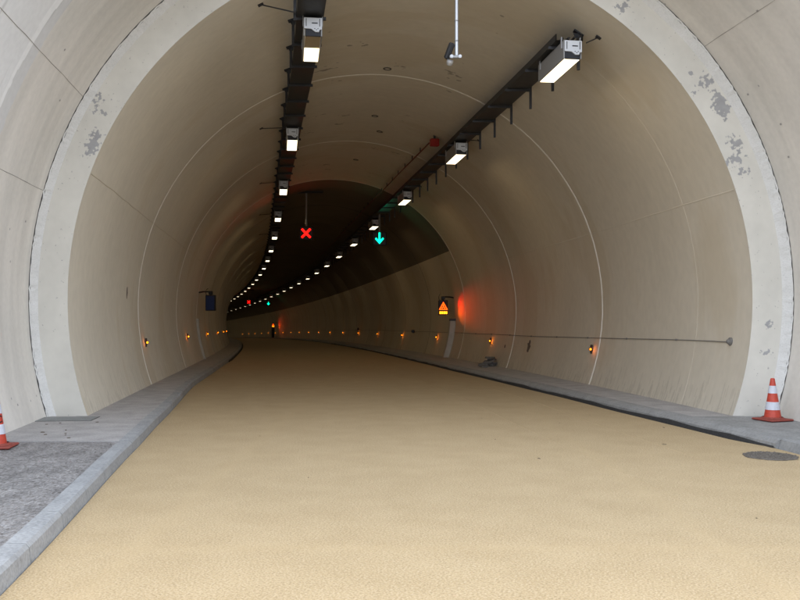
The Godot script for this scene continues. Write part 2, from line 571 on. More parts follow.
# ------------------------------------------------------------------ the scene
func _ready() -> void:
	rng.seed = 7
	# camera: lens shifted up a little so that the sections of the tunnel stay round
	var cam := Camera3D.new()
	cam.name = "camera"
	cam.projection = Camera3D.PROJECTION_FRUSTUM
	cam.near = 0.1
	cam.far = 2000.0
	cam.size = 600.0 / FOCAL * cam.near
	cam.frustum_offset = Vector2(0, 18.0 / FOCAL * cam.near)
	cam.position = Vector3(0, CAM_Y, 0)
	add_child(cam)
	cam.current = true
	# overcast sky
	var env := Environment.new()
	env.background_mode = Environment.BG_SKY
	var sm := ProceduralSkyMaterial.new()
	sm.sky_top_color = Color(0.79, 0.83, 0.89)
	sm.sky_horizon_color = Color(0.86, 0.88, 0.91)
	sm.sky_curve = 0.2
	sm.ground_bottom_color = Color(0.36, 0.34, 0.30)
	sm.ground_horizon_color = Color(0.6, 0.6, 0.6)
	sm.sky_energy_multiplier = 1.0
	var sky := Sky.new()
	sky.sky_material = sm
	env.sky = sky
	env.tonemap_mode = Environment.TONE_MAPPER_LINEAR
	env.tonemap_exposure = 3.6
	env.sdfgi_enabled = true
	env.ssao_enabled = true
	env.ssil_enabled = true
	var we := WorldEnvironment.new()
	we.name = "environment"
	we.environment = env
	add_child(we)
	var sun := DirectionalLight3D.new()
	sun.name = "sun"
	sun.light_energy = 0.2
	sun.light_angular_distance = 30.0
	sun.light_color = Color(1.0, 0.97, 0.93)
	sun.shadow_enabled = true
	sun.rotation_degrees = Vector3(-46, 160, 0)
	add_child(sun)

	materials()
	ground_and_road()
	pavements()
	lining()
	portal()
	follow_rise = false
	trays()
	lights()
	follow_rise = true
	signals()
	wall_signs()
	wall_lamps()
	small_things()

func ground_and_road() -> void:
	var st := SurfaceTool.new()
	st.begin(Mesh.PRIMITIVE_TRIANGLES)
	for v in [Vector3(-700, -3.6, 700), Vector3(700, -3.6, 700), Vector3(700, -3.6, -700), Vector3(-700, -3.6, 700), Vector3(700, -3.6, -700), Vector3(-700, -3.6, -700)]:
		st.set_normal(Vector3.UP)
		st.add_vertex(v)
	structure(obj("ground", st, M.ground, self, true), "bare ground round the tunnel mouth", "ground")
	# the forecourt in front of the mouth, on which the camera stands
	var fc := mb()
	bx(fc, Vector3(0, -1.85, 33.0), Vector3(90, 3.6, 76.0))
	structure(obj("forecourt_ground", fc, M.ground), "levelled ground in front of the tunnel mouth", "ground")

	var right_edge := func(d: float) -> float: return kr(d) - (0.0 if d < 11.2 else 0.15 * smoothstep(11.2, 12.2, d))
	var left_edge := func(d: float) -> float: return kl(d) + 0.08 * smoothstep(33.0, 38.0, d)
	var rs := sheet(-34.0, 60.0, 0.35, left_edge, right_edge, 0.012, 12)
	var road := obj("road", rs, M.road, self, true)
	structure(road, "sand coloured resin road surface running into the tunnel", "road")
	var far := sheet(60.0, D_END, 3.0, left_edge, right_edge, 0.012, 8)
	obj("far_surface", far, M.road, road, true)
	# ridges between the strips in which the resin was laid
	for e in [[1.75, 5.0, 27.0], [3.05, 8.0, 24.0]]:
		var f := mb()
		sweep(f, e[1], e[2], 40, func(x):
			var o: float = e[0] + 0.03 * sin(x * 0.8)
			return [[o - 0.02, 0.008], [o - 0.006, 0.0155], [o + 0.006, 0.0155], [o + 0.02, 0.008]])
		obj("resin_ridge", f, M.road, road)
	var bed := sheet(-34.0, D_END, 1.5, func(d): return kl(d) - 0.3, func(d): return kr(d) + 0.3, -0.045, 4)
	structure(obj("road_bed", bed, M.asphalt, self, true), "dark bare asphalt showing along the kerb foot", "road")

func pavements() -> void:
	var left := Node3D.new()
	left.name = "left_pavement"
	add_child(left)
	structure(left, "pale concrete pavement along the wall with the hatch cover", "pavement")
	var right := Node3D.new()
	right.name = "right_pavement"
	add_child(right)
	structure(right, "grey concrete pavement along the wall with the thin cable", "pavement")
	# slabs of solid concrete
	var lo := func(d: float) -> float: return -(6.05 if d < D_PORTAL - 0.05 else 5.45)
	var lin_ := func(d: float) -> float: return kl(d) - 0.2
	var cuts := [[11.05, D_PORTAL - 0.06]]
	for e in [[D_PORTAL - 0.06, 17.6], [17.6, 21.9], [21.9, 26.0], [26.0, 30.4], [30.4, 34.6], [34.6, 39.0], [39.0, 46.0], [46.0, D_END]]:
		cuts.append([e[0] + 0.006, e[1] - 0.006])
	for seg in cuts:
		var o := -6.05 if seg[0] < 13.0 else -5.45
		var st := mb()
		sweep(st, seg[0], seg[1], int((seg[1] - seg[0]) / 1.5) + 1, func(d): return [[o, 0.02], [o, WALK], [kl(d) - 0.2, WALK], [kl(d) - 0.2, 0.02]])
		obj("concrete_slab", st, M.walk, left)
	var sr := mb()
	sweep(sr, -34.0, 11.04, 30, func(d): return [[-6.3, 0.0], [-6.3, WALK - 0.012], [kl(d) - 0.2, WALK - 0.012], [kl(d) - 0.2, 0.0]])
	obj("rough_slab", sr, M.walk_rough, left)
	cuts = [[-34.0, D_PORTAL - 0.06]]
	for e in [[D_PORTAL - 0.06, 19.2], [19.2, 24.1], [24.1, 29.0], [29.0, 34.2], [34.2, 40.0], [40.0, D_END]]:
		cuts.append([e[0] + 0.005, e[1] - 0.005])
	for seg in cuts:
		var o := 6.3 if seg[0] < 0.0 else 5.45
		var st := mb()
		sweep(st, seg[0], seg[1], int((seg[1] - seg[0]) / 1.5) + 1, func(d): return [[o, 0.02], [o, WALK], [kr(d) + 0.22, WALK], [kr(d) + 0.22, 0.02]])
		obj("concrete_slab", st, M.kerb_grey if seg[0] < 0.0 else M.walk, right)
	# kerb stones, one metre each as far as they can be told apart
	var d := -6.0
	while d < 46.0:
		var d1 := d + 1.0
		var up := rng.randf_range(-0.004, 0.006)
		var st := mb()
		sweep(st, d + 0.004, d1 - 0.004, 2, func(x):
			var k := kl(x) + up * 0.5
			return [[k, -0.06], [k - 0.025, WALK - 0.02 + up], [k - 0.05, WALK + 0.008 + up], [k - 0.195, WALK + 0.010 + up], [k - 0.198, 0.0]])
		obj("kerb_stone", st, M.kerb, left)
		d = d1
	var fk := mb()
	sweep(fk, 46.0, D_END, 90, func(x): return [[kl(x), -0.06], [kl(x) - 0.025, WALK - 0.02], [kl(x) - 0.05, WALK + 0.008], [kl(x) - 0.195, WALK + 0.010], [kl(x) - 0.198, 0.0]])
	obj("kerb", fk, M.kerb, left)
	# right: cast rounded kerb that starts at a joint, flat stones before it
	d = -6.0
	while d < 11.2:
		var d1 := minf(d + 1.75, 11.25)
		var st := mb()
		sweep(st, d + 0.004, d1 - 0.004, 2, func(x): return [[kr(x), -0.06], [kr(x) + 0.06, WALK - 0.01], [kr(x) + 0.08, WALK + 0.004], [kr(x) + 0.218, WALK + 0.006], [kr(x) + 0.218, 0.0]])
		obj("kerb_stone", st, M.kerb_grey, right)
		d = d1
	var joints := [11.26, 21.0, 29.3, 45.0, 80.0, D_END]
	for i in joints.size() - 1:
		var st := mb()
		sweep(st, joints[i] + 0.006, joints[i + 1] - 0.006, int((joints[i + 1] - joints[i]) / 1.4) + 2, func(x):
			var k := kr(x)
			return [[k + 0.03, -0.06], [k - 0.01, 0.03], [k - 0.005, 0.075], [k + 0.03, 0.115], [k + 0.09, WALK + 0.002], [k + 0.2, WALK + 0.012], [k + 0.216, WALK + 0.01], [k + 0.216, 0.0]])
		obj("cast_kerb", st, M.kerb_grey, right)
	bitumen(11.3, 75.0, false, right)
	bitumen(36.0, 80.0, true, left)

func bitumen(d0: float, d1: float, left: bool, parent: Node3D) -> void:
	# dark bitumen upstand along the kerb foot, of uneven height
	var st := mb()
	var nn := noise(401, 0.5, 3)
	sweep(st, d0, d1, int((d1 - d0) / 0.35), func(x):
		var h := 0.05 + 0.03 * nn.get_noise_2d(x, 3.0)
		var k := kl(x) + 0.035 if left else kr(x) - 0.035
		var sg := -1.0 if left else 1.0
		return [[k, -0.05], [k + sg * 0.012, h], [k + sg * 0.05, h + 0.004], [k + sg * 0.05, -0.05]])
	obj("bitumen_edge", st, M.asphalt, parent)

func lining() -> void:
	var t := Node3D.new()
	t.name = "tunnel_lining"
	add_child(t)
	tag(t, "long curved tunnel vault with cream painted walls and ring joints", "tunnel")
	var foot := -asin((CY - 0.0) / R_IN)
	var edges := [D_PORTAL, 20.5, 28.0, 35.4]
	while edges[-1] < D_END - 8.0:
		edges.append(edges[-1] + 7.43)
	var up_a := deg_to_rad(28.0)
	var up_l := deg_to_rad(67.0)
	for i in edges.size() - 1:
		var d0: float = edges[i]
		var d1: float = edges[i + 1]
		var base := D_PORTAL if i % 2 == 0 else d0 - 7.0
		var mir := (i / 2) % 2 == 1
		if i < 3:
			obj("lining_segment", shell(d0, d1, R_IN, foot, PI - foot, foot, PI - foot, 0.4, 6, 72, D_PORTAL, 14.9, mir), M.paint, t, true)
		else:
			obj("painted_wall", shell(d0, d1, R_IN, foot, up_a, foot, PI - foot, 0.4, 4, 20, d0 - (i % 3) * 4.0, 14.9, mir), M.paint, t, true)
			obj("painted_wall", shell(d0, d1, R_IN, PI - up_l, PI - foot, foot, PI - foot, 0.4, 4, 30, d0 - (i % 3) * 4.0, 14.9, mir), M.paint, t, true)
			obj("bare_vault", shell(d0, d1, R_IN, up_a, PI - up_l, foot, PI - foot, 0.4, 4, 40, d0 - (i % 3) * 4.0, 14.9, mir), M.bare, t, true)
		if i >= 1:
			if i < 4:
				var wide: float = [0.0, 0.07, 0.055, 0.05][i]
				obj("joint_strip", arc_strip(d0, wide, 0.012, foot + 0.025, PI - foot - 0.025, 110, 0.012), M.seam, t)
			elif i < 22:
				obj("joint_strip", arc_strip(d0, 0.035, 0.006, foot + 0.025, up_a, 24), M.seam_dark, t)
				obj("joint_strip", arc_strip(d0, 0.035, 0.008, PI - up_l, PI - foot - 0.025, 40), M.seam_dark, t)
				obj("vault_rib", arc_strip(d0, 0.10, 0.012, up_a, PI - up_l, 40), M.seam_dark, t)
	# closing wall far round the bend
	var fw := mb()
	for k in 40:
		var a := lerpf(foot, PI - foot, k / 40.0)
		var b := lerpf(foot, PI - foot, (k + 1) / 40.0)
		tri(fw, P(edges[-1], 0, 0.3), P(edges[-1], cos(a) * 5.7, CY + 5.7 * sin(a)), P(edges[-1], cos(b) * 5.7, CY + 5.7 * sin(b)), Vector3(0, 0, 1))
	obj("far_end", fw, M.kerb_grey, t)
	# fine scribed lines of the shuttering
	obj("shutter_line", long_strip(D_PORTAL + 0.05, 28.0, deg_to_rad(18.2), 0.022, 0.008), M.seam_faint, t)
	obj("shutter_line", long_strip(D_PORTAL + 0.05, 35.0, PI - deg_to_rad(21.0), 0.02, 0.008), M.seam_faint, t)
	obj("shutter_line", arc_strip(15.75, 0.010, 0.006, foot + 0.03, 1.0, 90), M.seam_faint, t)
	# knocked-out spots: photo pixel, distance, size
	for s in [[529, 345, 26.2, 0.10, 0.2], [503, 345, 28.9, 0.05, 0.08], [124, 293, 19.0, 0.04, 0.13], [527, 350, 26.2, 0.05, 0.05]]:
		spall_patch(t, s)

func spall_patch(t: Node3D, s: Array) -> void:
	var d: float = s[2]
	var y: float = CAM_Y + (318.0 - s[1]) * d / FOCAL
	var side := 1.0 if s[0] > 400 else -1.0
	var a0 := asin((y - CY) / R_IN)
	var st := mb()
	var pts := []
	for k in 14:
		var th := TAU * k / 14.0
		var rr := rng.randf_range(0.55, 1.1)
		var a: float = a0 + sin(th) * rr * s[4] / R_IN
		var off := side * (R_IN - 0.003) * cos(a)
		pts.append(P(d + cos(th) * rr * s[3] * 2.0, off, CY + (R_IN - 0.003) * sin(a)))
	var c := Vector3.ZERO
	for p in pts: c += p
	c /= 14.0
	for k in 14:
		tri(st, c, pts[k], pts[(k + 1) % 14], Vector3(-side, 0, 0))
	obj("chipped_spot", st, M.spall, t)

func portal() -> void:
	var foot_i := -asin(CY / R_IN)
	var foot_o := -asin(CY / R_OUT)
	var t := Node3D.new()
	t.name = "portal_arch"
	add_child(t)
	tag(t, "white painted portal arch with grey peeled patches round the tunnel", "arch")
	# face
	var st := SurfaceTool.new()
	st.begin(Mesh.PRIMITIVE_TRIANGLES)
	var n := 180
	for k in n:
		var c := []
		for q in [[0, 0], [1, 0], [1, 1], [0, 1]]:
			var f := float(k + q[0]) / n
			var a := lerpf(foot_i, PI - foot_i, f)
			var r: float = R_IN if q[1] == 0 else 6.09
			c.append([P(D_PORTAL, r * cos(a), CY + r * sin(a)), Vector2(f, q[1])])
		for o in [0, 1, 2, 0, 2, 3]:
			st.set_normal(Vector3(0, 0, 1))
			st.set_uv(c[o][1])
			st.add_vertex(c[o][0])
	# winding: faces towards +z
	obj("painted_face", st, M.band, t, true)
	# bright splayed edge with a broken outer border
	var es := mb()
	var nn := noise(77, 1.0, 4)
	var m := 420
	for k in m:
		var c := []
		for q in [0, 1]:
			var f := float(k + q) / m
			var a := lerpf(foot_i, PI - foot_i, f)
			var j := nn.get_noise_2d(a * 40.0, 0.0) * 0.012 + nn.get_noise_2d(a * 150.0, 9.0) * 0.016
			c.append(P(D_PORTAL, 6.085 * cos(a), CY + 6.085 * sin(a)))
			c.append(P(D_PORTAL - 0.14, (6.185 + j) * cos(a), CY + (6.185 + j) * sin(a)))
		var am := lerpf(foot_i, PI - foot_i, (k + 0.5) / m)
		quad(es, c[0], c[1], c[3], c[2], Vector3(-cos(am), -sin(am), 1))
	obj("splayed_edge", es, M.strip, t)
	# dark joint behind it
	var js := mb()
	for k in 120:
		var a := lerpf(foot_i, PI - foot_i, k / 120.0)
		var b := lerpf(foot_i, PI - foot_i, (k + 1) / 120.0)
		quad(js, P(D_PORTAL - 0.118, 6.172 * cos(a), CY + 6.172 * sin(a)), P(D_PORTAL - 0.118, 6.172 * cos(b), CY + 6.172 * sin(b)), P(D_PORTAL - 0.122, 6.5 * cos(b), CY + 6.5 * sin(b)), P(D_PORTAL - 0.122, 6.5 * cos(a), CY + 6.5 * sin(a)), Vector3(0, 0, 1))
	obj("open_joint", js, M.gap, t)
	var o := obj("entrance_tube", shell(D_MOUTH, D_PORTAL - 0.135, R_OUT, foot_o, PI - foot_o, foot_o, PI - foot_o, 0.5, 16, 96, D_MOUTH, D_PORTAL - D_MOUTH, false, true), M.outer, self, true)  # its unseen front end is slanted to let sky light onto the walls
	tag(o, "stained grey concrete entrance tube in front of the white arch", "tunnel")
	for a in [149.0, 164.0, 40.0]:
		obj("cracked_joint", long_strip(mouth(deg_to_rad(a)) + 0.05, D_PORTAL - 0.15, deg_to_rad(a), 0.007, 0.004, R_OUT), M.crack, o)
	var lip := mb()  # rim along the made-up slant, out of view
	for k in 96:
		var a := lerpf(foot_o, PI - foot_o, k / 96.0)
		var b := lerpf(foot_o, PI - foot_o, (k + 1) / 96.0)
		quad(lip, P(mouth(a), R_OUT * cos(a), CY + R_OUT * sin(a)), P(mouth(b), R_OUT * cos(b), CY + R_OUT * sin(b)), P(mouth(b), 6.7 * cos(b), CY + 6.7 * sin(b)), P(mouth(a), 6.7 * cos(a), CY + 6.7 * sin(a)), Vector3(0, 0, 1))
	obj("front_rim", lip, M.kerb_grey, o)

# ------------------------------------------------------------------ cable trays
const FIX_L := 6.56   # underside of the luminaires
const FIX_R := 6.17
const FIX_H := 0.33

func tray(side: String) -> void:
	var is_l := side == "l"
	var table: Array = TRAY_L if is_l else TRAY_R
	var yb := (FIX_L if is_l else FIX_R) + FIX_H + 0.05
	var d0 := 13.0 if is_l else 14.75
	var sgn := -1.0 if is_l else 1.0
	var t := Node3D.new()
	t.name = numbered("cable_tray")
	add_child(t)
	tag(t, "dark cable tray under the vault crown, without dangling struts" if is_l else "dark cable tray with slotted struts dangling below it and red pipe above", "cable tray", "cable trays under the vault")
	var st := mb()
	var w := 0.235
	sweep(st, d0, 250.0, 150, func(x):
		var o := look(table, x)
		return [[o - w, yb + 0.12], [o - w, yb], [o + w, yb], [o + w, yb + 0.12], [o + w - 0.015, yb + 0.12], [o + w - 0.015, yb + 0.012], [o - w + 0.015, yb + 0.012], [o - w + 0.015, yb + 0.12]], false)
	obj("tray_channel", st, M.tray, t)
	# cables lying in the tray
	for c in 3:
		var cs := mb()
		var pts := []
		var d := d0 + 0.05
		while d < 90.0:
			var o := look(table, d) - 0.1 + c * 0.1 + 0.012 * sin(d * 1.7 + c)
			pts.append(P(d, o, yb + 0.055 + 0.01 * c))
			d += 1.5
		tube(cs, pts, 0.022, 5)
		obj("cable", cs, M.black, t)
	# hangers
	var far := mb()
	var d := d0 + 0.3
	var i := 0
	while d < 150.0:
		var near := d < 46.0
		var hs := mb() if near else far
		hanger(hs, d, look(table, d), yb, sgn, is_l)
		if near:
			obj("hanger", hs, M.steel, t)
		d += 1.4
		i += 1
	obj("far_hangers", far, M.steel, t).set_meta("kind", "stuff")
	# stay rods out to the vault
	for k in 5:
		var dd := 14.6 + 8.4 * k
		var o := look(table, dd) + sgn * 0.24
		var o2 := o + sgn * (0.62 if is_l else 0.26)
		var rs := mb()
		var a := P(dd, o, vault_y(o) - (0.32 if is_l else 0.2))
		var b := P(dd + 0.15, o2, vault_y(o2) + rise(dd, vault_y(o2)) - 0.01)
		tube(rs, [a, b], 0.012, 6)
		box(rs, Transform3D(Basis(Vector3(0, 0, 1), -sgn * 0.5), b), Vector3(0.1, 0.02, 0.1))
		obj("stay_rod", rs, M.steel, t)

func hanger(st: SurfaceTool, d: float, o: float, yb: float, sgn: float, is_l: bool) -> void:
	var so := o + sgn * 0.262
	var top := vault_y(so) + rise(d, vault_y(so))
	var bottom := yb - (0.06 if is_l else 0.42)
	var f := Transform3D(Basis.IDENTITY, P(d, so, (top + bottom) * 0.5))
	box(st, f, Vector3(0.05, top - bottom, 0.05))
	# foot plate against the vault, gusset
	var tilt := -asin(so / R_IN)
	box(st, Transform3D(Basis(Vector3(0, 0, 1), tilt), P(d, so, top - 0.012)), Vector3(0.20, 0.024, 0.13))
	prism(st, Transform3D(Basis.IDENTITY, P(d, so, top)), [Vector2(-0.09, -0.01), Vector2(0.09, -0.01), Vector2(0.02, -0.12), Vector2(-0.02, -0.12)], -0.012, 0.012)
	# arm under the tray
	box(st, Transform3D(Basis.IDENTITY, P(d, o, yb - 0.028)), Vector3(0.55, 0.05, 0.045))

func trays() -> void:
	tray("l")
	tray("r")
	# red pipe above the right tray and the red box it starts from
	var st := mb()
	var pts := []
	var d := 25.4
	while d < 80.0:
		var o := look(TRAY_R, d) - 0.42
		pts.append(P(d, o, vault_y(o) - 0.14))
		d += 1.4
	tube(st, pts, 0.022, 6)
	var t := thing("fire_detection_pipe", "thin red pipe clipped along the vault above the cable tray", "pipe")
	obj("pipe", st, M.red_pipe, t)
	var cl := mb()
	for k in range(1, 20):
		var p: Vector3 = pts[k]
		bx(cl, p + Vector3(0, 0.06, 0), Vector3(0.03, 0.16, 0.03))
	obj("clips", cl, M.steel, t).set_meta("kind", "stuff")
	var bp: Vector3 = P(24.9, look(TRAY_R, 24.9) - 0.36, vault_y(2.3) - 0.22)
	var b := thing("alarm_box", "small bright red box fixed to the vault beside cable tray", "box", bp, 0.3)
	var bs := mb()
	bx(bs, Vector3.ZERO, Vector3(0.26, 0.22, 0.16), 0.02)
	obj("case", bs, M.red_paint, b)
	var bl := mb()
	bx(bl, Vector3(0, 0, 0.085), Vector3(0.2, 0.16, 0.012), 0.004)
	obj("lid", bl, M.red_paint, b)
	var bk := mb()
	bx(bk, Vector3(0, 0.20, 0), Vector3(0.06, 0.18, 0.04))
	bx(bk, Vector3(0.10, 0.27, 0), Vector3(0.16, 0.03, 0.04))
	obj("bracket", bk, M.steel, b)

# ------------------------------------------------------------------ luminaires
func make_light(called: String, label: String, group: String, lit_from: float) -> Node3D:
	# local frame: origin at the middle of the top, +z towards the tunnel mouth
	var t := thing(called, label, "tunnel light", Vector3.ZERO, 0.0, group)
	var L := 1.5
	var W := 0.32
	var h := mb()
	# trough: two sides, top, back end, front end
	bx(h, Vector3(0, -0.015, 0), Vector3(W, 0.03, L), 0.006)
	for s in [-1, 1]:
		bx(h, Vector3(s * (W / 2 - 0.012), -FIX_H / 2 - 0.008, 0), Vector3(0.024, FIX_H - 0.04, L - 0.01), 0.005)
	bx(h, Vector3(0, -FIX_H / 2 - 0.01, -L / 2 + 0.015), Vector3(W - 0.06, FIX_H - 0.05, 0.025))
	obj("housing", h, M.housing, t)
	var fe := mb()
	bx(fe, Vector3(0, -FIX_H / 2 - 0.012, L / 2 - 0.02), Vector3(W - 0.055, FIX_H - 0.04, 0.04), 0.006)
	obj("front_end", fe, M.slot, t)
	var cp := mb()
	var z := L / 2 + 0.003
	prism(cp, Transform3D.IDENTITY, [Vector2(-0.15, -0.02), Vector2(0.15, -0.02), Vector2(0.15, -0.21), Vector2(0.115, -0.215), Vector2(0.10, -0.255), Vector2(0.04, -0.255), Vector2(-0.03, -0.205), Vector2(-0.15, -0.20)], z, z + 0.03)
	var cap := obj("end_cap", cp, M.cap, t)
	for q in [[0.03, -0.11, 0.10, 0.018], [-0.115, -0.10, 0.012, 0.13], [0.115, -0.10, 0.012, 0.13], [0.03, -0.205, 0.016, 0.012], [0.06, -0.225, 0.016, 0.012], [0.085, -0.205, 0.016, 0.012]]:
		var sl := mb()
		bx(sl, Vector3(q[0], q[1], z + 0.031), Vector3(q[2], q[3], 0.006))
		obj("slot" if q[2] > 0.05 or q[3] > 0.05 else "screw", sl, M.slot, cap)
	var zl := L / 2 - 0.05
	var zs := -L / 2 + 0.04
	var zf := lerpf(zl, zs, lit_from)
	var ln := mb()
	bx(ln, Vector3(0, -FIX_H + 0.014, (zf + zs) / 2), Vector3(W - 0.06, 0.012, zf - zs))
	obj("lamp_glass", ln, M.lens, t)
	if lit_from > 0.0:
		var rf := mb()
		bx(rf, Vector3(0, -FIX_H + 0.02, (zl + zf) / 2), Vector3(W - 0.06, 0.012, zl - zf - 0.004))
		obj("reflector", rf, M.reflector, t)
	for e in [-1, 1]:
		for s in [-1, 1]:
			var bk := mb()
			bx(bk, Vector3(s * (W / 2 + 0.006), -0.02, e * (L / 2 - 0.12)), Vector3(0.012, 0.20, 0.06), 0.002)
			obj("bracket", bk, M.zinc, t)
	var al := AreaLight3D.new()
	al.name = "lamp"
	al.area_size = Vector2(W - 0.07, zf - zs - 0.02)
	al.position = Vector3(0, -FIX_H - 0.012, (zf + zs) / 2)
	al.rotation.x = -PI / 2
	al.light_color = Color(1.0, 0.86, 0.62)
	al.light_energy = LAMP_ENERGY
	al.shadow_enabled = true
	t.add_child(al)
	return t

const LAMP_ENERGY := 0.26   # entrance lighting; the fittings farther in are set lower

func lights() -> void:
	var gl := "lights under the tray near the crown"
	var gr := "lights under the tray with dangling struts"
	var l1 := make_light("tunnel_light", "half lit tunnel light with pale reflector under the tray near the crown", gl, 0.45)
	var l2 := make_light("tunnel_light", "fully lit tunnel light under the tray near the crown", gl, 0.0)
	var r1 := make_light("tunnel_light", "long lit tunnel light at the open end of the strutted tray", gr, 0.0)
	for k in 28:
		var d := 15.3 + 8.4 * k
		var a: Node3D = l1 if k == 0 else (l2 if k == 1 else copy(l2))
		a.position = P(d, look(TRAY_L, d) + (0.05 if k == 0 else 0.0), FIX_L + FIX_H)
		a.rotation.y = yaw(d)
		var b: Node3D = r1 if k == 0 else copy(r1, "lit tunnel light under the tray with dangling slotted struts")
		if k == 1: b.set_meta("label", "lit tunnel light beside the small red alarm box")
		if k == 3: b.set_meta("label", "lit tunnel light just above the near green arrow signal")
		b.position = P(d, look(TRAY_R, d), FIX_R + FIX_H)
		b.rotation.y = yaw(d)
		# tunnels are lit most strongly behind the entrance
		for n in [a, b]:
			n.get_node("lamp").light_energy = LAMP_ENERGY if k < 5 else LAMP_ENERGY * 0.32

# ------------------------------------------------------------------ lane signals
func make_signal(called: String, label: String, kind: String, at: Vector3, turn: float, top: float, group: String) -> Node3D:
	var t := thing(called, label, "lane signal", at, turn, group)
	var b := mb()
	bx(b, Vector3(0, 0, -0.08), Vector3(0.62, 0.62, 0.16), 0.03)
	obj("housing", b, M.black, t)
	var s := mb()
	if kind == "cross":
		for r in [-1, 1]:
			box(s, Transform3D(Basis(Vector3(0, 0, 1), r * PI / 4), Vector3(0, 0, 0.008 + 0.002 * r)), Vector3(0.54, 0.085, 0.008))
	else:
		prism(s, Transform3D.IDENTITY, [Vector2(-0.04, 0.27), Vector2(0.04, 0.27), Vector2(0.04, -0.06), Vector2(0.15, 0.05), Vector2(0.20, -0.01), Vector2(0.0, -0.24), Vector2(-0.20, -0.01), Vector2(-0.15, 0.05), Vector2(-0.04, -0.06)], 0.003, 0.012)
	obj("red_cross" if kind == "cross" else "green_arrow", s, M.red_led if kind == "cross" else M.green_led, t)
	var p := mb()
	tube(p, [Vector3(0, 0.31, -0.08), Vector3(0, top, -0.08)], 0.04, 8)
	obj("hanger_pole", p, M.zinc, t)
	if kind == "cross":
		var c := mb()
		bx(c, Vector3(0, top - 0.06, -0.08), Vector3(1.5, 0.09, 0.12), 0.01)
		obj("crossbar", c, M.steel, t)
	var al := AreaLight3D.new()
	al.name = "lamp"
	al.area_size = Vector2(0.5, 0.5)
	al.position = Vector3(0, 0, 0.03)
	al.rotation.y = PI
	al.light_color = Color(1.0, 0.06, 0.03) if kind == "cross" else Color(0.0, 0.9, 0.65)
	al.light_energy = 0.14 if kind == "cross" else 0.10
	al.shadow_enabled = true
	t.add_child(al)
	return t

func signals() -> void:
	var g := "lane signals hung from the vault"
	for s in [[38.0, "near"], [131.0, "far"]]:
		var d: float = s[0]
		var far: bool = s[1] == "far"
		var oc := -0.92
		make_signal("lane_signal_cross", "red cross lane signal far off round the bend" if far else "glowing red cross lane signal hung from a pole and crossbar", "cross", P(d, oc, 5.66), 0.0, vault_y(oc) - 5.66 + 0.02, g)
		var oa := 2.36 if not far else 2.1
		make_signal("lane_signal_arrow", "green arrow lane signal far off round the bend" if far else "glowing green down arrow lane signal below the strutted cable tray", "arrow", P(d, oa, 5.42), 0.0, 6.52 - 5.42, g)

# ------------------------------------------------------------------ warning panels on the walls
func make_panel(called: String, label: String, at: Vector3, turn: float, lit: bool, arm: Vector3) -> Node3D:
	var t := thing(called, label, "sign", at, turn)
	var b := mb()
	bx(b, Vector3.ZERO, Vector3(0.42, 0.66, 0.16), 0.02)
	obj("housing", b, M.black, t)
	if lit:
		var tr := mb()
		# triangle outline of light points
		var v := [Vector2(0, 0.22), Vector2(-0.17, -0.08), Vector2(0.17, -0.08)]
		for k in 3:
			var a: Vector2 = v[k]
			var c: Vector2 = v[(k + 1) % 3]
			for j in 7:
				var p := a.lerp(c, j / 7.0)
				bx(tr, Vector3(p.x, p.y, 0.085), Vector3(0.036, 0.036, 0.01))
		obj("triangle_lights", tr, M.orange_led, t)
		var ic := mb()
		bx(ic, Vector3(0, 0.07, 0.085), Vector3(0.035, 0.12, 0.01))
		bx(ic, Vector3(-0.05, -0.01, 0.085), Vector3(0.05, 0.04, 0.01))
		bx(ic, Vector3(0.05, -0.01, 0.085), Vector3(0.05, 0.04, 0.01))
		obj("symbol_lights", ic, M.orange_led, t)
		var am := mb()
		for k in 4:
			bx(am, Vector3(-0.135 + 0.09 * k, -0.22, 0.085), Vector3(0.07, 0.11, 0.012), 0.003)
		obj("amber_flashers", am, M.amber_led, t)
		# narrow beams towards the traffic; their side catches the wall
		for s in [[0.08, Color(1.0, 0.06, 0.02), 0.55], [-0.22, Color(1.0, 0.40, 0.05), 0.4]]:
			var sp := SpotLight3D.new()
			sp.name = "lamp"
			sp.position = Vector3(0.05, s[0], 0.12)
			sp.rotation.y = PI + 0.36
			sp.spot_angle = 21.0
			sp.spot_angle_attenuation = 0.6
			sp.spot_range = 40.0
			sp.light_size = 0.06
			sp.light_color = s[1]
			sp.light_energy = s[2]
			sp.shadow_enabled = true
			t.add_child(sp, true)
	else:
		var f := mb()
		bx(f, Vector3(0, 0, 0.083), Vector3(0.34, 0.58, 0.01), 0.003)
		obj("blue_face", f, M.blue_panel, t)
	# arm from the wall and the loop of cable on top
	var ar := mb()
	tube(ar, [Vector3(0, 0.33, 0), Vector3(0.02, 0.47, 0), arm * 0.6 + Vector3(0, 0.47, 0), arm + Vector3(0, 0.44, 0)], 0.035, 6)
	bx(ar, Vector3(0.0, 0.42, 0), Vector3(0.16, 0.16, 0.12), 0.02)
	obj("arm", ar, M.black, t)
	var cb := mb()
	var pts := []
	for k in 9:
		var th := PI * k / 8.0
		pts.append(Vector3(-0.10 - 0.10 * sin(th), 0.42 + 0.16 * cos(th) + 0.02, 0.03))
	tube(cb, pts, 0.014, 5)
	obj("cable_loop", cb, M.black, t)
	return t

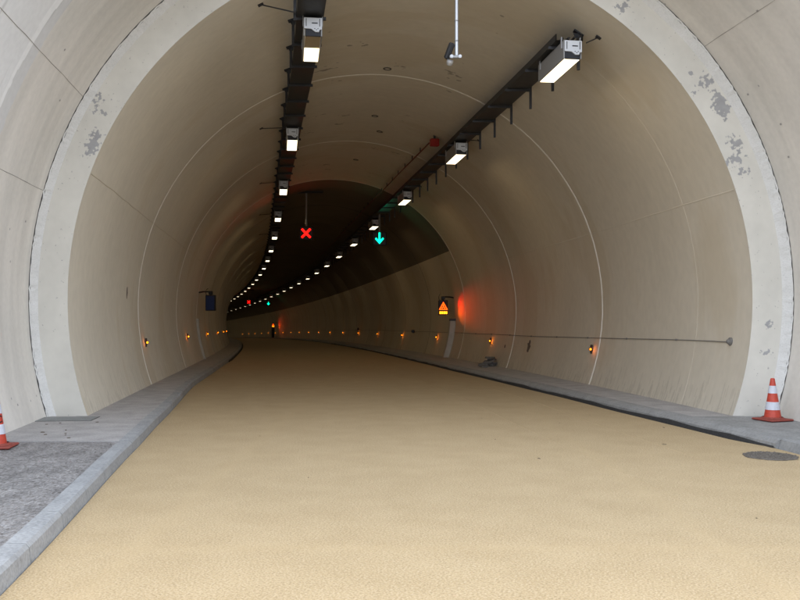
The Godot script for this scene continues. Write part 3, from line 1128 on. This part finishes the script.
func wall_signs() -> void:
	var d := 37.4
	var y := 2.32
	var off := 5.08
	make_panel("warning_panel", "lit warning panel with orange triangle over amber flashers on wall", P(d, off, y), 0.10, true, Vector3(wall_off(y + 0.45) - off, 0, 0))
	make_panel("warning_panel", "tiny far warning panel beyond the bend above a dark post", P(148.0, 4.8, 2.3), 0.10, true, Vector3(wall_off(2.75) - 4.8, 0, 0))
	var bo := -5.02
	make_panel("blue_panel", "unlit dark blue panel on a wall arm", P(35.6, bo, 2.48), -0.06, false, Vector3(-wall_off(2.93) - bo, 0, 0))
	# pale cover strips below them, bent to the wall
	for s in [[37.2, 1.0, 0.32, 1.6, 0.24], [35.2, -1.0, 0.13, 1.58, 0.11]]:
		var t := thing("cover_strip", "wide pale cover strip on wall below the lit warning panel" if s[1] > 0 else "narrow pale cover strip on wall below the unlit blue panel", "cover")
		var st := mb()
		var n := 10
		for i in n:
			var c := []
			for q in [0, 1]:
				var yy := lerpf(WALK, WALK + s[3], float(i + q) / n)
				for e in [[0, 0.0], [0, s[4]], [1, s[4]], [1, 0.0]]:
					var o: float = s[1] * (wall_off(yy) + 0.01 - e[1])
					c.append(P(s[0] + e[0] * s[2], o, yy))
			for e in 3:
				quad(st, c[e], c[e + 1], c[e + 5], c[e + 4], Vector3(-s[1] if e == 1 else 0.0, 0, 1 if e == 0 else (-1 if e == 2 else 0)))
			if i == n - 1:
				quad(st, c[4], c[5], c[6], c[7], Vector3.UP)
		obj("cover", st, M.white_cover, t)
		var cs := mb()
		var yt: float = WALK + s[3]
		for e in [0.04]:
			box(cs, Transform3D(Basis.IDENTITY, P(s[0] + s[2] * 0.5, s[1] * (wall_off(yt) - s[4] * 0.5 + 0.01), yt + 0.05)), Vector3(s[4] + 0.03, 0.10, s[2] + 0.03), 0.01)
		obj("top_box", cs, M.black if s[1] > 0 else M.white_cover, t)
	var post := thing("dark_post", "dark slim post below the tiny far warning panel", "post")
	var ps := mb()
	box(ps, Transform3D(Basis.IDENTITY, P(147.8, 4.75, 0.95)), Vector3(0.5, 1.66, 0.3), 0.03)
	obj("body", ps, M.black, post)
	var pc := mb()
	box(pc, Transform3D(Basis.IDENTITY, P(147.8, 4.75, 1.79)), Vector3(0.56, 0.06, 0.36), 0.02)
	obj("cap", pc, M.steel, post)

# ------------------------------------------------------------------ marker lamps on the walls
func make_marker(label: String, group: String) -> Node3D:
	# local frame: +x away from the wall, +z to the mouth
	var t := thing("marker_lamp", label, "marker lamp", Vector3.ZERO, 0.0, group)
	var p := mb()
	bx(p, Vector3(0.02, 0, 0), Vector3(0.04, 0.22, 0.10), 0.01)
	obj("back_plate", p, M.black, t)
	var b := mb()
	bx(b, Vector3(0.055, 0, 0), Vector3(0.05, 0.07, 0.08), 0.012)
	obj("body", b, M.steel, t)
	var l := mb()
	bx(l, Vector3(0.060, 0.0, 0.045), Vector3(0.04, 0.045, 0.014), 0.004)
	obj("lamp_lens", l, M.amber_led, t)
	return t

func wall_lamps() -> void:
	var gr := "amber marker lamps below the thin cable"
	var gl := "amber marker lamps on the wall without cable"
	var r0 := make_marker("small amber marker lamp on the wall below the thin cable", gr)
	var l0 := make_marker("small amber marker lamp on the wall that has no cable", gl)
	for k in 19:
		var d := 20.9 + 9.95 * k
		var o: Node3D = r0 if k == 0 else copy(r0, "small amber marker lamp on the wall below the thin cable")
		var y := 0.98
		o.position = P(d, wall_off(y) - 0.004, y)
		o.rotation = Vector3(0, PI + yaw(d), 0)
		if k == 0: o.set_meta("label", "amber marker lamp on dark plate beside the brightest joint strip, below cable")
		if k == 1: o.set_meta("label", "amber marker lamp on the wall above the rubble heap")
		if k == 2: o.set_meta("label", "amber marker lamp next to the wide pale cover strip")
		# lens has to look at the mouth on this wall too
		o.scale = Vector3(1, 1, -1)
		if k < 6: marker_glow(o, P(d - 0.16, wall_off(y) - 0.10, y))
	for k in 6:
		var d := 21.1 + 9.6 * k
		var o: Node3D = l0 if k == 0 else copy(l0, "small amber marker lamp on the wall that has no cable")
		var y := 1.14
		o.position = P(d, -wall_off(y) + 0.004, y)
		o.rotation = Vector3(0, yaw(d), 0)
		if k == 0: o.set_meta("label", "amber marker lamp at the brightest joint strip on wall without cable")
		marker_glow(o, P(d - 0.16, -wall_off(y) + 0.10, y))

func marker_glow(o: Node3D, at: Vector3) -> void:
	var l := OmniLight3D.new()
	l.name = "lamp"
	l.light_color = Color(1.0, 0.5, 0.08)
	l.light_energy = 0.0035
	l.light_size = 0.03
	l.omni_range = 6.0
	l.shadow_enabled = true
	o.add_child(l)
	l.global_position = at

# ------------------------------------------------------------------ cones and other small things
func make_cone(label: String, at: Vector3, turn: float, mark: bool) -> void:
	var t := thing("traffic_cone", label, "traffic cone", at, turn, "traffic cones by the portal")
	var H := 0.66
	var rad := func(y: float) -> float: return lerpf(0.132, 0.031, (y - 0.03) / (H - 0.03))
	var b := mb()
	bx(b, Vector3(0, 0.02, 0), Vector3(0.44, 0.03, 0.44), 0.014)
	lathe(b, Transform3D.IDENTITY, [[0.19, 0.037], [0.165, 0.05], [0.15, 0.062]], 28)
	obj("base", b, M.cone_base, t)
	var c := mb()
	lathe(c, Transform3D.IDENTITY, [[rad.call(0.045), 0.045], [rad.call(0.2), 0.2], [rad.call(0.4), 0.4], [rad.call(0.65), 0.65], [0.024, H], [0.0, H + 0.002]], 28)
	var body := obj("cone_body", c, M.cone_red, t)
	for y in [[0.17, 0.295], [0.425, 0.545]]:
		var s := mb()
		lathe(s, Transform3D.IDENTITY, [[rad.call(y[0]) - 0.002, y[0]], [rad.call(y[0]) + 0.0035, y[0] + 0.003], [rad.call(y[1]) + 0.0035, y[1] - 0.003], [rad.call(y[1]) - 0.002, y[1]]], 28)
		obj("reflective_sleeve", s, M.cone_white, t)
	if mark:
		# black ring-shaped letter on the middle red band
		var m := mb()
		var cy := 0.36
		for k in 16:
			var c4 := []
			for q in [[0, 0.030], [0, 0.046], [1, 0.046], [1, 0.030]]:
				var th: float = deg_to_rad(40.0 + 280.0 * (k + q[0]) / 16.0)
				var y: float = cy + sin(th) * q[1]
				var r: float = rad.call(y) + 0.002
				var ang: float = cos(th) * q[1] / r + 0.95
				c4.append(Vector3(sin(ang) * r, y, cos(ang) * r))
			quad(m, c4[0], c4[1], c4[2], c4[3], Vector3(c4[0].x, 0, c4[0].z))
		obj("black_letter", m, M.black, body)

func irregular_slab(st: SurfaceTool, t: Transform3D, r: float, h: float) -> void:
	var n := rng.randi_range(5, 8)
	var low := []
	var top := []
	for k in n:
		var a := TAU * (k + rng.randf_range(-0.25, 0.25)) / n
		var q := r * rng.randf_range(0.65, 1.1)
		low.append(t * Vector3(cos(a) * q, 0, sin(a) * q))
		top.append(t * Vector3(cos(a) * q * 0.85, h * rng.randf_range(0.7, 1.2), sin(a) * q * 0.85))
	var c := t * Vector3(0, h, 0)
	for k in n:
		var k2 := (k + 1) % n
		quad(st, low[k], low[k2], top[k2], top[k], (low[k] + low[k2]) * 0.5 - t.origin)
		tri(st, c, top[k], top[k2], t.basis.y)

func small_things() -> void:
	# thin cable along the right wall, with its round end fitting
	var cb := thing("wall_cable", "thin dark cable running along the wall from a round fitting", "cable")
	var pts := []
	var d := 14.55
	while d < 130.0:
		var y := 1.32 - 0.10 * smoothstep(14.0, 26.0, d) + 0.004 * sin(d * 0.9)
		pts.append(P(d, wall_off(y) - 0.018, y))
		d += 0.7 if d < 40.0 else 2.5
	var st := mb()
	tube(st, pts, 0.008, 5)
	obj("cable", st, M.cable, cb)
	var ef := mb()
	var ep := P(14.5, wall_off(1.33), 1.33)
	lathe(ef, Transform3D(Basis(Vector3(0, 0, 1), PI / 2), ep), [[0.07, -0.01], [0.07, 0.025], [0.05, 0.04], [0.03, 0.07], [0.0, 0.075]], 18)
	obj("round_fitting", ef, M.cable, cb)
	for k in 10:
		var dd := 16.5 + 2.4 * k
		var cl := mb()
		var y := 1.32 - 0.10 * smoothstep(14.0, 26.0, dd) + 0.004 * sin(dd * 0.9)
		box(cl, Transform3D(Basis.IDENTITY, P(dd, wall_off(y) - 0.012, y)), Vector3(0.04, 0.035, 0.03), 0.004)
		obj("clip", cl, M.cable, cb)
	# junction boxes on the right wall farther in
	for s in [[47.3, 1.22, 0.28, 0.16], [71.0, 1.32, 0.24, 0.2]]:
		var jb := thing("junction_box", "dark wide box on the wall near the cable and warning panel" if s[0] < 50 else "tiny dark square box far along the thin wall cable", "box", P(s[0], wall_off(s[1]) - 0.05, s[1]), 0.0, "dark boxes along the thin cable")
		var js := mb()
		bx(js, Vector3.ZERO, Vector3(0.14, s[3], s[2] * 2.2), 0.02)
		obj("case", js, M.black, jb)
		var jl := mb()
		bx(jl, Vector3(-0.075, 0, 0), Vector3(0.014, s[3] - 0.05, s[2] * 2.0), 0.004)
		obj("lid", jl, M.steel, jb)
	# cones
	make_cone("orange and white traffic cone against the portal arch beside the manhole", P(13.25, 5.56, WALK + 0.002), 0.35, false)
	make_cone("orange and white traffic cone with black letter beside the stained wall", P(10.55, -5.61, WALK - 0.010), 0.15, true)
	# manhole
	var mh := thing("manhole_cover", "round rough brown manhole cover set in the sand coloured road", "manhole cover", P(10.62, 4.04 , 0.012))
	var ms := mb()
	var ring := []
	for k in 40:
		ring.append(0.33 * (1.0 + rng.randf_range(-0.06, 0.07)))
	for k in 40:
		var a := TAU * k / 40.0
		var b := TAU * (k + 1) / 40.0
		var r2: float = ring[(k + 1) % 40]
		tri(ms, Vector3(0, 0.006, 0), Vector3(cos(a) * ring[k], 0.004, sin(a) * ring[k]), Vector3(cos(b) * r2, 0.004, sin(b) * r2), Vector3.UP)
	obj("cover", ms, M.iron, mh)
	var grit := mb()
	for k in 260:
		var a := rng.randf() * TAU
		var r := sqrt(rng.randf()) * 0.32
		irregular_slab(grit, Transform3D(Basis(Vector3.UP, rng.randf() * TAU), Vector3(cos(a) * r, 0.004, sin(a) * r)), rng.randf_range(0.008, 0.02), rng.randf_range(0.006, 0.014))
	obj("grit", grit, M.iron, mh).set_meta("kind", "stuff")
	var rm := mb()
	lathe(rm, Transform3D.IDENTITY, [[0.285, 0.004], [0.29, 0.011], [0.31, 0.011], [0.315, 0.004]], 36)
	obj("rim", rm, M.iron, mh)
	# hatch slab at the foot of the arch on the left
	var hs := thing("hatch_cover", "flat grey slab hatch in pavement at the foot of arch", "hatch", P(13.45, -5.55, WALK), 0.1)
	var h1 := mb()
	bx(h1, Vector3(0.05, 0.004, 0.0), Vector3(0.86, 0.006, 0.52), 0.002)
	obj("slab", h1, M.slate, hs)
	var h2 := mb()
	for s in [[0.05, 0.27, 0.9, 0.02], [0.05, -0.27, 0.9, 0.02], [0.49, 0.0, 0.02, 0.56], [-0.39, 0.0, 0.02, 0.56]]:
		bx(h2, Vector3(s[0], 0.001, s[1]), Vector3(s[2], 0.008, s[3]))
	obj("frame", h2, M.gap, hs)
	# heap of broken slabs by the right wall
	var hp := thing("rubble_heap", "heap of broken dark concrete slabs on the pavement by wall", "rubble", P(29.3, 5.0, WALK))
	for s in [[0.0, 0.0, 0.0, 0.34, 0.07], [-0.16, 0.03, 0.25, 0.26, 0.06], [0.08, 0.07, -0.12, 0.30, 0.06], [0.0, 0.14, 0.1, 0.25, 0.05], [0.1, 0.21, -0.2, 0.24, 0.05], [0.06, 0.27, -0.02, 0.2, 0.05], [-0.2, 0.0, 0.62, 0.2, 0.06], [-0.1, 0.0, -0.55, 0.22, 0.07], [-0.22, 0.0, 0.9, 0.12, 0.05]]:
		var cs := mb()
		irregular_slab(cs, Transform3D(Basis.from_euler(Vector3(rng.randf_range(-0.16, 0.16), rng.randf() * TAU, rng.randf_range(-0.16, 0.16))), Vector3(s[0], s[1], s[2])), s[3], s[4])
		obj("broken_slab", cs, M.rubble, hp)
	# camera on its pole below the crown
	var dc := 14.35
	var oc := 0.85
	var cm := thing("ceiling_camera", "bright steel pole from the vault crown with a small camera", "camera", P(dc, oc, 6.0))
	var cp := mb()
	tube(cp, [Vector3(0, 0, 0), Vector3(0, vault_y(oc) - 6.0 + 0.02, 0)], 0.032, 12)
	obj("pole", cp, M.zinc, cm)
	for y in [0.28, 0.62]:
		var cj := mb()
		lathe(cj, Transform3D(Basis.IDENTITY, Vector3(0, y, 0)), [[0.032, -0.012], [0.038, -0.008], [0.038, 0.008], [0.032, 0.012]], 14)
		obj("pole_joint", cj, M.housing, cm)
	var cf := mb()
	bx(cf, Vector3(-0.02, 0.01, 0.02), Vector3(0.20, 0.05, 0.05), 0.01)
	obj("clamp", cf, M.housing, cm)
	for s in [-0.085, 0.055]:
		var bo := mb()
		lathe(bo, Transform3D(Basis(Vector3(1, 0, 0), PI / 2), Vector3(s, 0.01, 0.042)), [[0.03, 0.0], [0.03, 0.016], [0.015, 0.024], [0.0, 0.025]], 12)
		obj("bolt", bo, M.cap, cm)
	var cc := mb()
	var ct := Transform3D(Basis.from_euler(Vector3(0.5, 0.3, -0.22)), Vector3(-0.12, 0.13, -0.05))
	box(cc, ct, Vector3(0.085, 0.28, 0.11), 0.02)
	obj("camera_body", cc, M.steel, cm)
	var cl2 := mb()
	lathe(cl2, Transform3D(Basis.from_euler(Vector3(0.5, 0, -0.22)), Vector3(-0.13, -0.14, 0.0)), [[0.0, 0.0], [0.045, 0.02], [0.058, 0.06], [0.054, 0.10], [0.0, 0.105]], 16)
	obj("lens_hood", cl2, M.zinc, cm)
	# small round vents in the vault
	for s in [[20.0, 0.35], [24.5, 0.55], [26.3, 0.9], [31.0, 0.6]]:
		var v := mb()
		var o: float = s[1]
		lathe(v, Transform3D(Basis(Vector3(0, 0, 1), -asin(o / R_IN)), P(s[0], o, vault_y(o) + 0.004)), [[0.10, 0.0], [0.10, -0.02], [0.075, -0.022], [0.07, -0.004]], 18)
		var vo := obj("vault_ring", v, M.seam_dark)
		tag(vo, "small dark ring fixing in the vault crown", "ring", "ring fixings in the crown")
	# dry leaves and twigs
	var lt := mb()
	for k in 9:
		var dd := rng.randf_range(11.3, 13.3)
		irregular_slab(lt, Transform3D(Basis(Vector3.UP, rng.randf() * TAU), P(dd, rng.randf_range(-5.7, -4.4), WALK)), rng.randf_range(0.012, 0.035), 0.008)
	tag(obj("leaf_litter", lt, M.litter), "dry dark leaf scraps on the pale pavement", "litter", "", "stuff")
	var tw := mb()
	for k in 10:
		var dd := rng.randf_range(5.5, 17.0)
		var o := rng.randf_range(-2.5, 4.0)
		var a := rng.randf_range(-0.5, 0.5)
		var l := rng.randf_range(0.03, 0.07) if k < 3 else 0.012
		box(tw, Transform3D(Basis(Vector3.UP, a + 0.5), P(dd, o, 0.016)), Vector3(0.008, 0.006, l))
	tag(obj("twig_litter", tw, M.litter), "tiny straws and specks scattered over the road", "litter", "", "stuff")
